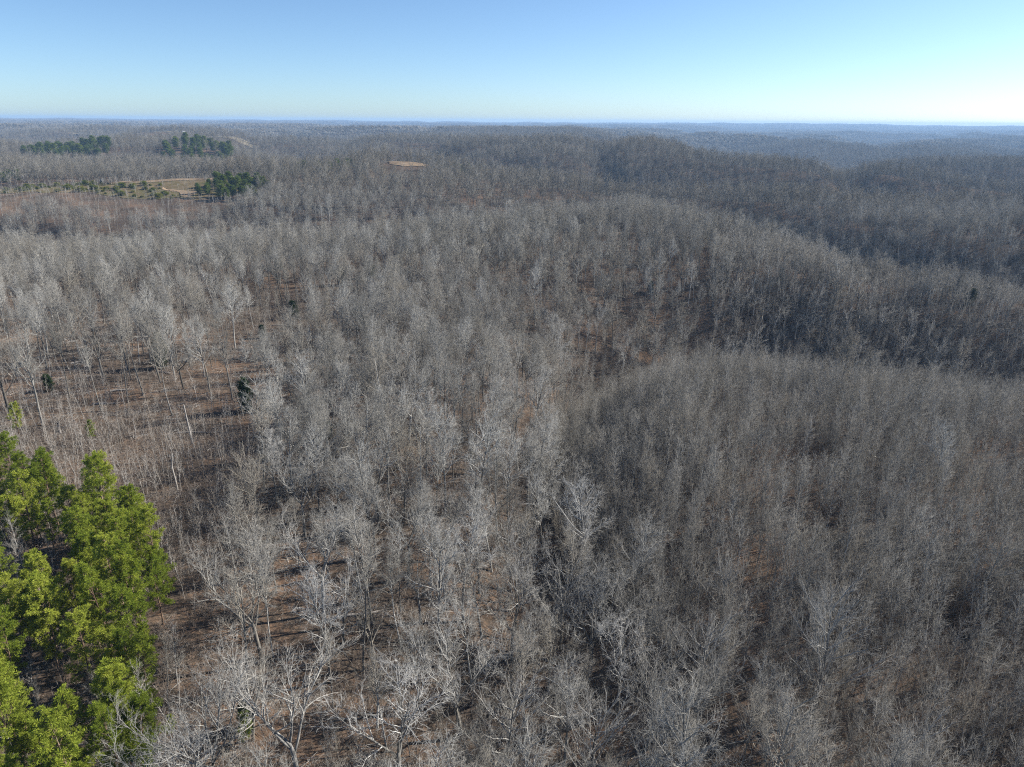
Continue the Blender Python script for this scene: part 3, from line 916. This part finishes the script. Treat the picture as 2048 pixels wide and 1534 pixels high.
# farther woods
xs, ys = jgrid(-1150, 1200, 545, 1250, 7.2, 0.95, 5)
k_ = in_view(xs, ys, 3) & ~open_ground(xs, ys) & ~(in_stand(xs, ys) & (rng.random(len(xs)) < 0.9)) & (vnoise(xs, ys, 40, 23) > -0.75)
k_ &= np.hypot(xs, ys) > 560
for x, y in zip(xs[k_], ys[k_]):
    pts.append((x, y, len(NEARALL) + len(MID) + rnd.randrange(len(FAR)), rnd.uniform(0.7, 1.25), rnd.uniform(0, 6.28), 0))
xs, ys = jgrid(-2300, 2350, 1245, 2700, 10, 0.95, 6)
k_ = in_view(xs, ys, 3) & ~open_ground(xs, ys) & ~in_stand(xs, ys)
for x, y in zip(xs[k_], ys[k_]):
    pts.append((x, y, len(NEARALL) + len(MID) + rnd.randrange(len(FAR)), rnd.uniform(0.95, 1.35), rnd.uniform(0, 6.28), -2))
for (y0, y1, s, sc_) in ((2690, 5200, 30, 1.0), (5200, 8500, 52, 1.5), (8500, 12800, 85, 2.2)):
    xs, ys = jgrid(-y1 * 0.86, y1 * 0.87, y0, y1, s, 0.9, int(y0))
    k_ = in_view(xs, ys, 2)
    for x, y in zip(xs[k_], ys[k_]):
        pts.append((x, y, len(NEARALL) + len(MID) + len(FAR) + rnd.randrange(len(CLUMP)), sc_ * rnd.uniform(0.85, 1.2), rnd.uniform(0, 6.28), -21 * (sc_ - 1)))
print('woodland', len(pts))
scatter('woodland', pts, NEARALL + MID + FAR + CLUMP, 'mass of grey leafless woods covering the hills to the horizon')

# ---- young growth
xs, ys = jgrid(-30, 260, 22, 216, 1.9, 0.95, 8)
k_ = in_view(xs, ys) & zone_young(xs, ys) & (vnoise(xs, ys, 11, 25) > -0.7)
Y_ = [(x, y) for x, y in zip(xs[k_], ys[k_])]
xs, ys = jgrid(-140, 60, 22, 240, 3.9, 0.95, 9)     # scattered under the older trees
k_ = in_view(xs, ys) & ~zone_young(xs, ys) & ~zone_open(xs, ys) & (vnoise(xs, ys, 26, 26) > -0.15) & ~(zone_clearing(xs, ys) & (rng.random(len(xs)) < 0.6))
Y_ += [(x, y) for x, y in zip(xs[k_], ys[k_])]
Y_ = [(x, y, 'pole', rnd.randrange(len(POLE)), rnd.uniform(0.68, 1.12) * (1.0 + 0.16 * float(vnoise(x, y, 19, 33)) if zone_young(x, y) else 0.8), rnd.uniform(0, 6.28)) for x, y in Y_]
size, PXs, PYs, Zs = apparent(Y_, 10)
size = size * np.array([y_[4] for y_ in Y_])
order = np.argsort(-size)
chosen = [int(i) for i in order[:300] if size[i] > 0]
labels = label_all([(Y_[i][0], Y_[i][1], PXs[i], PYs[i], 'young' if zone_young(Y_[i][0], Y_[i][1]) else 'under') for i in chosen],
                   {'young': 'slender bare regrowth tree', 'under': 'slender bare understorey tree'})
for i, lab in zip(chosen, labels):
    x, y, k, v, s, t = Y_[i]
    plant('young_tree', POLE[v], x, y, float(Zs[i]), s, t, lab, 'young tree', 'slender young trees of the regrowth', (rnd.gauss(0, .04), rnd.gauss(0, .04)))
cs = set(chosen); pts = [(t[0], t[1], t[3], t[4], t[5], 0) for i, t in enumerate(Y_) if i not in cs]
xs, ys = jgrid(40, 420, 200, 330, 2.7, 0.95, 10)
k_ = in_view(xs, ys) & zone_young_far(xs, ys)
pts += [(x, y, len(POLE) + (rnd.randrange(5) if rnd.random() < 0.55 else 5 + rnd.randrange(3)), rnd.uniform(0.62, 1.0) * (1 + 0.25 * float(vnoise(x, y, 24, 34))), rnd.uniform(0, 6.28), 0) for x, y in zip(xs[k_], ys[k_])]
xs, ys = jgrid(-480, -190, 560, 662, 6.5, 0.95, 36)
k_ = in_poly(xs, ys, CLEAR[0]) & (rng.random(len(xs)) < 0.85)
pts += [(x, y, len(POLE) + rnd.randrange(8), rnd.uniform(0.25, 0.65), rnd.uniform(0, 6.28), 0) for x, y in zip(xs[k_], ys[k_])]
xs, ys = jgrid(-485, -195, 495, 602, 4.5, 0.95, 38)
k_ = in_poly(xs, ys, SCRUB) & ~in_stand(xs, ys)
pts += [(x, y, len(POLE) + rnd.randrange(5), rnd.uniform(0.3, 0.75), rnd.uniform(0, 6.28), 0) for x, y in zip(xs[k_], ys[k_])]
print('young', len(pts))
scatter('young_thicket', pts, [m[2] for m in POLE] + MIDPOLE + MIDSMALL, 'dense grey thicket of young leafless trees around the right-hand hollow')

# ---- saplings and brush
xs, ys = jgrid(-130, -20, 22, 160, 1.9, 0.95, 12)
k_ = in_view(xs, ys, 3) & zone_open(xs, ys) & (vnoise(xs, ys, 9, 27) > -0.45) & (rng.random(len(xs)) < np.where(ys > 122, 0.55, 0.95))
S_ = [(x, y, 'sap', rnd.randrange(len(SAP)), rnd.uniform(0.7, 1.2), rnd.uniform(0, 6.28)) for x, y in zip(xs[k_], ys[k_])]
size, PXs, PYs, Zs = apparent(S_, 6)
chosen = [int(i) for i in np.argsort(-size)[:300] if size[i] > 0]
labels = label_all([(S_[i][0], S_[i][1], PXs[i], PYs[i], 's') for i in chosen], {'s': 'thin bare sapling in brush'})
for i, lab in zip(chosen, labels):
    x, y, k, v, s, t = S_[i]
    plant('sapling', SAP[v], x, y, float(Zs[i]), s, t, lab, 'sapling', 'thin saplings beside the pine stand', (rnd.gauss(0, .05), rnd.gauss(0, .05)))
cs = set(chosen)
scatter('sapling_thicket', [(t[0], t[1], t[3], t[4], t[5], 0) for i, t in enumerate(S_) if i not in cs], [m[2] for m in SAP],
        'thin grey saplings crowding the brush between pines and brown clearing')
pts = []
xs, ys = jgrid(-200, 220, 22, 330, 1.6, 0.95, 13)
op = zone_open(xs, ys)
k_ = in_view(xs, ys, 3) & (rng.random(len(xs)) < np.where(op, np.where(ys > 125, 0.55, 0.95), np.where(zone_clearing(xs, ys), 0.35, 0.7))) & (vnoise(xs, ys, 15, 28) > np.where(op, -0.9, -0.35))
pts += [(x, y, rnd.randrange(3), rnd.uniform(0.6, 1.3), rnd.uniform(0, 6.28), 0) for x, y in zip(xs[k_], ys[k_])]
print('brush', len(pts))
scatter('undergrowth', pts, BRUSH, 'brown leafless brush and brambles on the forest floor')

def grow_sticks(seed):
    G = Grower(seed); g = G.g
    for k in range(26):
        a = g.uniform(0, 6.28); q = np.array([*g.normal(0, 1.1, 2), g.uniform(0.02, 0.12)])
        G.path(q, unit(np.array([math.cos(a), math.sin(a), g.normal(0.03, 0.08)])), g.uniform(0.5, 2.6), g.uniform(0.015, 0.05), 0.01, 2, 0.12, 0, 0)
    return G


STICKS = []
for i, m in enumerate((M_SAP, M_BRUSH, M_SAP)):
    (v, t, q), _ = grow_sticks(640 + i).mesh_arrays([3], 0)
    STICKS.append(make_mesh('sticks', v, [t, q], [m]))
xs, ys = jgrid(-170, 90, 24, 230, 3.0, 0.95, 37)
k_ = in_view(xs, ys, 2) & ~zone_young(xs, ys) & (rng.random(len(xs)) < 0.7)
scatter('fallen_twigs', [(x, y, rnd.randrange(3), rnd.uniform(0.6, 1.4), rnd.uniform(0, 6.28), 0) for x, y in zip(xs[k_], ys[k_])], STICKS,
        'fallen sticks littering the brown forest floor')

# ---- pines
xs, ys = jgrid(-125, -22, 24, 122, 3.45, 0.85, 14)
hole = np.minimum(np.hypot((xs + 66) / 9, (ys - 76) / 6), np.hypot((xs + 47) / 5, (ys - 55) / 4)) < 1
ppx, ppy, _ = project(xs, ys, height(xs, ys) + 10)
k_ = (ppx > -110) & (ppy < 1720) & zone_pine(xs, ys) & ~hole & (rng.random(len(xs)) < np.where(ys > 101, 0.16, 0.9))
PN = [(x, y, 'pine', rnd.randrange(4), rnd.uniform(0.68, 1.06), rnd.uniform(0, 6.28)) for x, y in zip(xs[k_], ys[k_])]
for px, py, s in ((186, 892, 0.42), (40, 880, 0.62), (300, 1310, 0.4), (318, 1440, 0.38), (350, 1480, 0.26), (500, 1500, 0.4)):
    gx, gy = ground_at(px, py); PN.append((gx, gy, 'pine', 3, s, rnd.uniform(0, 6.28)))
size, PXs, PYs, Zs = apparent(PN, 12)
labels = label_all([(p[0], p[1], a, b, 'small' if p[4] < 0.7 else 'big') for p, a, b in zip(PN, PXs, PYs)],
                   {'small': 'small young green pine', 'big': 'bright green stand pine'})
for p, z, lab in zip(PN, Zs, labels):
    x, y, k, v, s, t = p
    plant('pine_tree', PINE[v], x, y, float(z), s, t, lab, 'pine', 'bright green pines of the near stand')
import sys; print('near pines', len(PN), file=sys.stderr)
names = ['dark pine in the left stand behind the field', 'dark pine in the right stand behind the field', 'green pine in the clump at the field edge',
         'green pine left of the bare dirt knoll', 'green pine right of the bare dirt knoll', 'green pine at the left end of the field']
FP = []
for poly, kp, nm in zip(PINE_STANDS, PINE_KEEP, names):
    a = np.array(poly); xs, ys = jgrid(a[:, 0].min(), a[:, 0].max(), a[:, 1].min(), a[:, 1].max(), 16.5 if a[0, 1] > 1000 else 9.0, 0.9, int(a[0, 1]))
    k_ = in_poly(xs, ys, poly) & (rng.random(len(xs)) < kp)
    q = sorted(zip(xs[k_], ys[k_]), key=lambda p: p[0] / p[1])
    for n, (x, y) in enumerate(q): FP.append((x, y, '%s, %s from left' % (nm, ordinal(n))))
print('far pines', len(FP))
for x, y, lab in FP:
    o = link('far_pine', rnd.choice(PINEFAR)[2]); o.name = 'pine_tree'
    s = rnd.uniform(0.75, 1.15) * (1.6 if y > 1000 else 0.9)
    o.location = (x, y, h1(x, y)); o.rotation_euler = (0, 0, rnd.uniform(0, 6.28)); o.scale = (s * 1.5, s * 1.5, s * 0.82)
    tag(o, lab, 'pine', 'distant pines')

# ---- red cedars below the bare trees
CD = [(493, 828, 1.05), (322, 742, 1.2), (590, 642, 0.9), (682, 572, 1.0), (742, 556, 0.9), (727, 660, 0.7), (660, 880, 0.55), (100, 790, 0.6), (560, 545, 0.8), (1560, 560, 0.8),
      (1300, 585, 0.7), (1640, 560, 0.7), (1935, 605, 1.0), (500, 1470, 0.55), (525, 680, 0.6)]
CDL = ['dark green cedar standing alone right of the brown clearing', 'dark cedar among pale trunks behind the brown clearing', 'dark cedar on the slope above the clearing',
       'dark green cedar left of centre below the far crest', 'slim dark cedar right of its near twin below the crest', 'small green cedar in the brown gap left of centre',
       'small dark cedar beneath the central bare trees', 'small dark cedar at the left behind the pines', 'dim cedar high on the left slope', 'dark cedar on the right shoulder of the central hill',
       'small cedar on the central hill', 'small cedar at the foot of the right shoulder', 'lone dark cedar on the far right slope', 'small green cedar beneath the broad tree at bottom left', 'small cedar beyond the clearing at left']
for (px, py, s), lab in zip(CD, CDL):
    gx, gy = ground_at(px, py)
    plant('cedar_tree', rnd.choice(CEDAR), gx, gy, h1(gx, gy), s, rnd.uniform(0, 6.28), lab, 'cedar', 'dark cedars among the bare trees')

# ---- young pines and bushes scattered over the old field
xs, ys = jgrid(-475, -190, 545, 662, 7.5, 0.95, 17)
k_ = in_poly(xs, ys, CLEAR[0]) & ~in_stand(xs, ys) & ~in_poly(xs, ys, [(-372, 612), (-290, 612), (-290, 655), (-372, 655)]) & (vnoise(xs, ys, 40, 29) > -0.35) & (rng.random(len(xs)) < 0.75)
M_BUSH = needle_mat('field_bush', (0.10, 0.13, 0.02), (0.16, 0.18, 0.025), (0.24, 0.24, 0.04))
BUSH = [conifer_meshes('bush', pine_arrays(990 + i, 4.2, .05, 2.0, 8, 0.55, 0.09, 3.0), M_PINEBARK, M_BUSH)[2] for i in range(2)]
q = sorted(zip(xs[k_], ys[k_]), key=lambda p: p[0] / p[1])
for n, (x, y) in enumerate(q):
    o = link('field_bush', rnd.choice(BUSH)); s = rnd.uniform(0.35, 0.8) if rnd.random() < 0.7 else rnd.uniform(0.8, 1.3)
    o.location = (x, y, h1(x, y)); o.rotation_euler = (0, 0, rnd.uniform(0, 6.28)); o.scale = (s * 1.5, s * 1.5, s * 0.75)
    tag(o, 'yellow green bush on the overgrown field, %s from left' % ordinal(n), 'bush', 'bushes on the overgrown field')

# ------------------------------------------------------------------ dead wood
def wood(name, paths, label, cat, at, group=None, turn=0.0):
    G = Grower(1)
    for P, r in paths:
        P = np.array(P, float); G.tubes.setdefault((0, len(P) - 1), []).append((P, np.array(r, float)))
    (v, t, q), _ = G.mesh_arrays([7], 0)
    o = link(name, make_mesh(name, v, [t, q], [M_DEAD], smooth=True))
    o.location = (at[0], at[1], h1(*at)); o.rotation_euler = (0, 0, turn)
    return tag(o, label, cat, group)


wood('snag', [([(0, 0, -.4), (-.1, 0, 2.5), (-.3, .1, 5.5), (-.4, .1, 8.2), (-.45, .1, 8.6)], [.2, .17, .14, .11, .05])], 'tall broken-topped dead trunk right of the brown clearing', 'dead tree', ground_at(386, 893))
wood('snag', [([(0, 0, -.4), (-.1, 0, 2.4), (-.25, 0, 4.4), (-.1, 0, 5.6), (.25, 0, 6.8), (.3, 0, 7.3)], [.17, .15, .13, .12, .09, .03]),
              ([(-.2, 0, 4.2), (-.6, 0, 4.5), (-.8, 0, 4.8)], [.07, .05, .02])], 'crooked bleached dead trunk in the brush below the brown clearing', 'dead tree', ground_at(357, 985))
LOGS = [(120, 862, 9, 2.2, 'dark leaning log at the pine edge of the brown clearing'), (245, 788, 5, 0.3, 'pale log under the trunks of the brown clearing'),
        (215, 815, 6, 0.1, 'pale fallen log along the front of the clearing'), (560, 655, 6, 0.2, 'fallen pale trunk on the slope above the clearing'),
        (160, 732, 4, 0.6, 'short pale log at the back of the clearing'), (330, 752, 5, -0.3, 'fallen log beside the dark cedar'),
        (720, 1235, 7, 0.25, 'pale fallen log beneath the central bare trees'), (400, 872, 9, 0.05, 'long thin log lying in the brush right of the small pine')]
for px, py, L, a, lab in LOGS:
    k = rnd.uniform(0.8, 1.2)
    wood('fallen_log', [([(-L / 2, 0, .18), (-L / 6, .15, .22), (L / 5, -.1, .2), (L / 2, .1, .3)], [.2 * k, .18 * k, .15 * k, .06]),
                        ([(L / 5, 0, .2), (L / 3, .5, .7), (L / 2.3, .8, 1.3)], [.08, .06, .02]), ([(L / 4, 0, .2), (L / 2.6, -.7, .4), (L / 2, -1.3, .5)], [.07, .05, .02])],
         lab, 'log', ground_at(px, py), 'fallen logs', a)

# ------------------------------------------------------------------ far house and hunting blind
def plain_mat(name, col):
    m, nt, out = new_mat(name)
    b = nt.nodes.new('ShaderNodeBsdfPrincipled'); b.inputs['Roughness'].default_value = 0.6
    tc = nt.nodes.new('ShaderNodeTexCoord'); ns = nt.nodes.new('ShaderNodeTexNoise'); ns.inputs['Scale'].default_value = 1.5
    nt.links.new(tc.outputs['Object'], ns.inputs['Vector'])
    c = ramp(nt, [(0.3, tuple(v * 0.9 for v in col)), (0.7, col)], ns.outputs['Fac'])
    nt.links.new(c, b.inputs['Base Color']); nt.links.new(b.outputs[0], out.inputs['Surface'])
    return m


def box(x0, x1, y0, y1, z0, z1):
    v = np.array([(x, y, z) for z in (z0, z1) for x, y in ((x0, y0), (x1, y0), (x1, y1), (x0, y1))], float)
    f = np.array([(0, 3, 2, 1), (4, 5, 6, 7), (0, 1, 5, 4), (1, 2, 6, 5), (2, 3, 7, 6), (3, 0, 4, 7)])
    return v, f


def boxes(name, bs, mat, parent):
    V, F = [], []
    for i, b in enumerate(bs):
        v, f = box(*b); V.append(v); F.append(f + 8 * i)
    return link(name, make_mesh(name, np.vstack(V), np.vstack(F), [mat]), parent)


M_WHITE, M_ROOF, M_DARK = plain_mat('white_siding', (0.8, 0.8, 0.78)), plain_mat('white_metal_roof', (0.8, 0.8, 0.8)), plain_mat('dark_panel', (0.03, 0.03, 0.03))
house = bpy.data.objects.new('farmhouse', None); C.objects.link(house)
house.location = (-905, 1990, h1(-905, 1990)); house.rotation_euler = (0, 0, 0.3); house.scale = (0.62, 0.62, 0.62)
tag(house, 'tiny white house on the distant left ridge', 'house')
boxes('wall', [(-8, 8, -4.5, 4.5, -1, 4.2)], M_WHITE, house)
rv = np.array([(-8.6, -5.2, 4.0), (8.6, -5.2, 4.0), (8.6, 5.2, 4.0), (-8.6, 5.2, 4.0), (-8.6, 0, 7.4), (8.6, 0, 7.4)], float)
roof = link('roof', make_mesh('roof', rv, [np.array([(0, 1, 5, 4), (2, 3, 4, 5), (0, 3, 2, 1)]), np.array([(0, 4, 3), (1, 2, 5)])], [M_ROOF]), house)
boxes('chimney', [(3, 3.9, -.4, .5, 6.6, 8.4)], M_DARK, roof)
boxes('door', [(-.6, .6, -4.58, -4.502, 0, 2.1)], M_DARK, house)
for wx in (-5.5, -3, 3, 5.5): boxes('window', [(wx - .6, wx + .6, -4.57, -4.502, 1, 2.5)], M_DARK, house)
bx, by = -372, 640
blind = bpy.data.objects.new('hunting_blind', None); C.objects.link(blind); blind.location = (bx, by, h1(bx, by))
tag(blind, 'small dark hunting blind at the back of the overgrown field', 'blind')
boxes('cabin', [(-1, 1, -1, 1, 1.5, 3.6)], M_DARK, blind)
for lx in (-.85, .85):
    for ly in (-.85, .85): boxes('leg', [(lx - .07, lx + .07, ly - .07, ly + .07, -.3, 1.5)], M_DARK, blind)

# ------------------------------------------------------------------ haze
HZ = box(-13800, 13800, -13800, 13800, -240, 92)
m, nt, out = new_mat('haze_air')
pv = nt.nodes.new('ShaderNodeVolumePrincipled')
pv.inputs['Color'].default_value = (0.42, 0.66, 1.0, 1)
pv.inputs['Density'].default_value = 0.0001
pv.inputs['Anisotropy'].default_value = 0.1
nt.links.new(pv.outputs[0], out.inputs['Volume'])
hz = link('haze', make_mesh('haze', HZ[0], HZ[1], [m]))
tag(hz, 'thin blue winter haze over the hills', kind='stuff')
hz.display_type = 'WIRE'
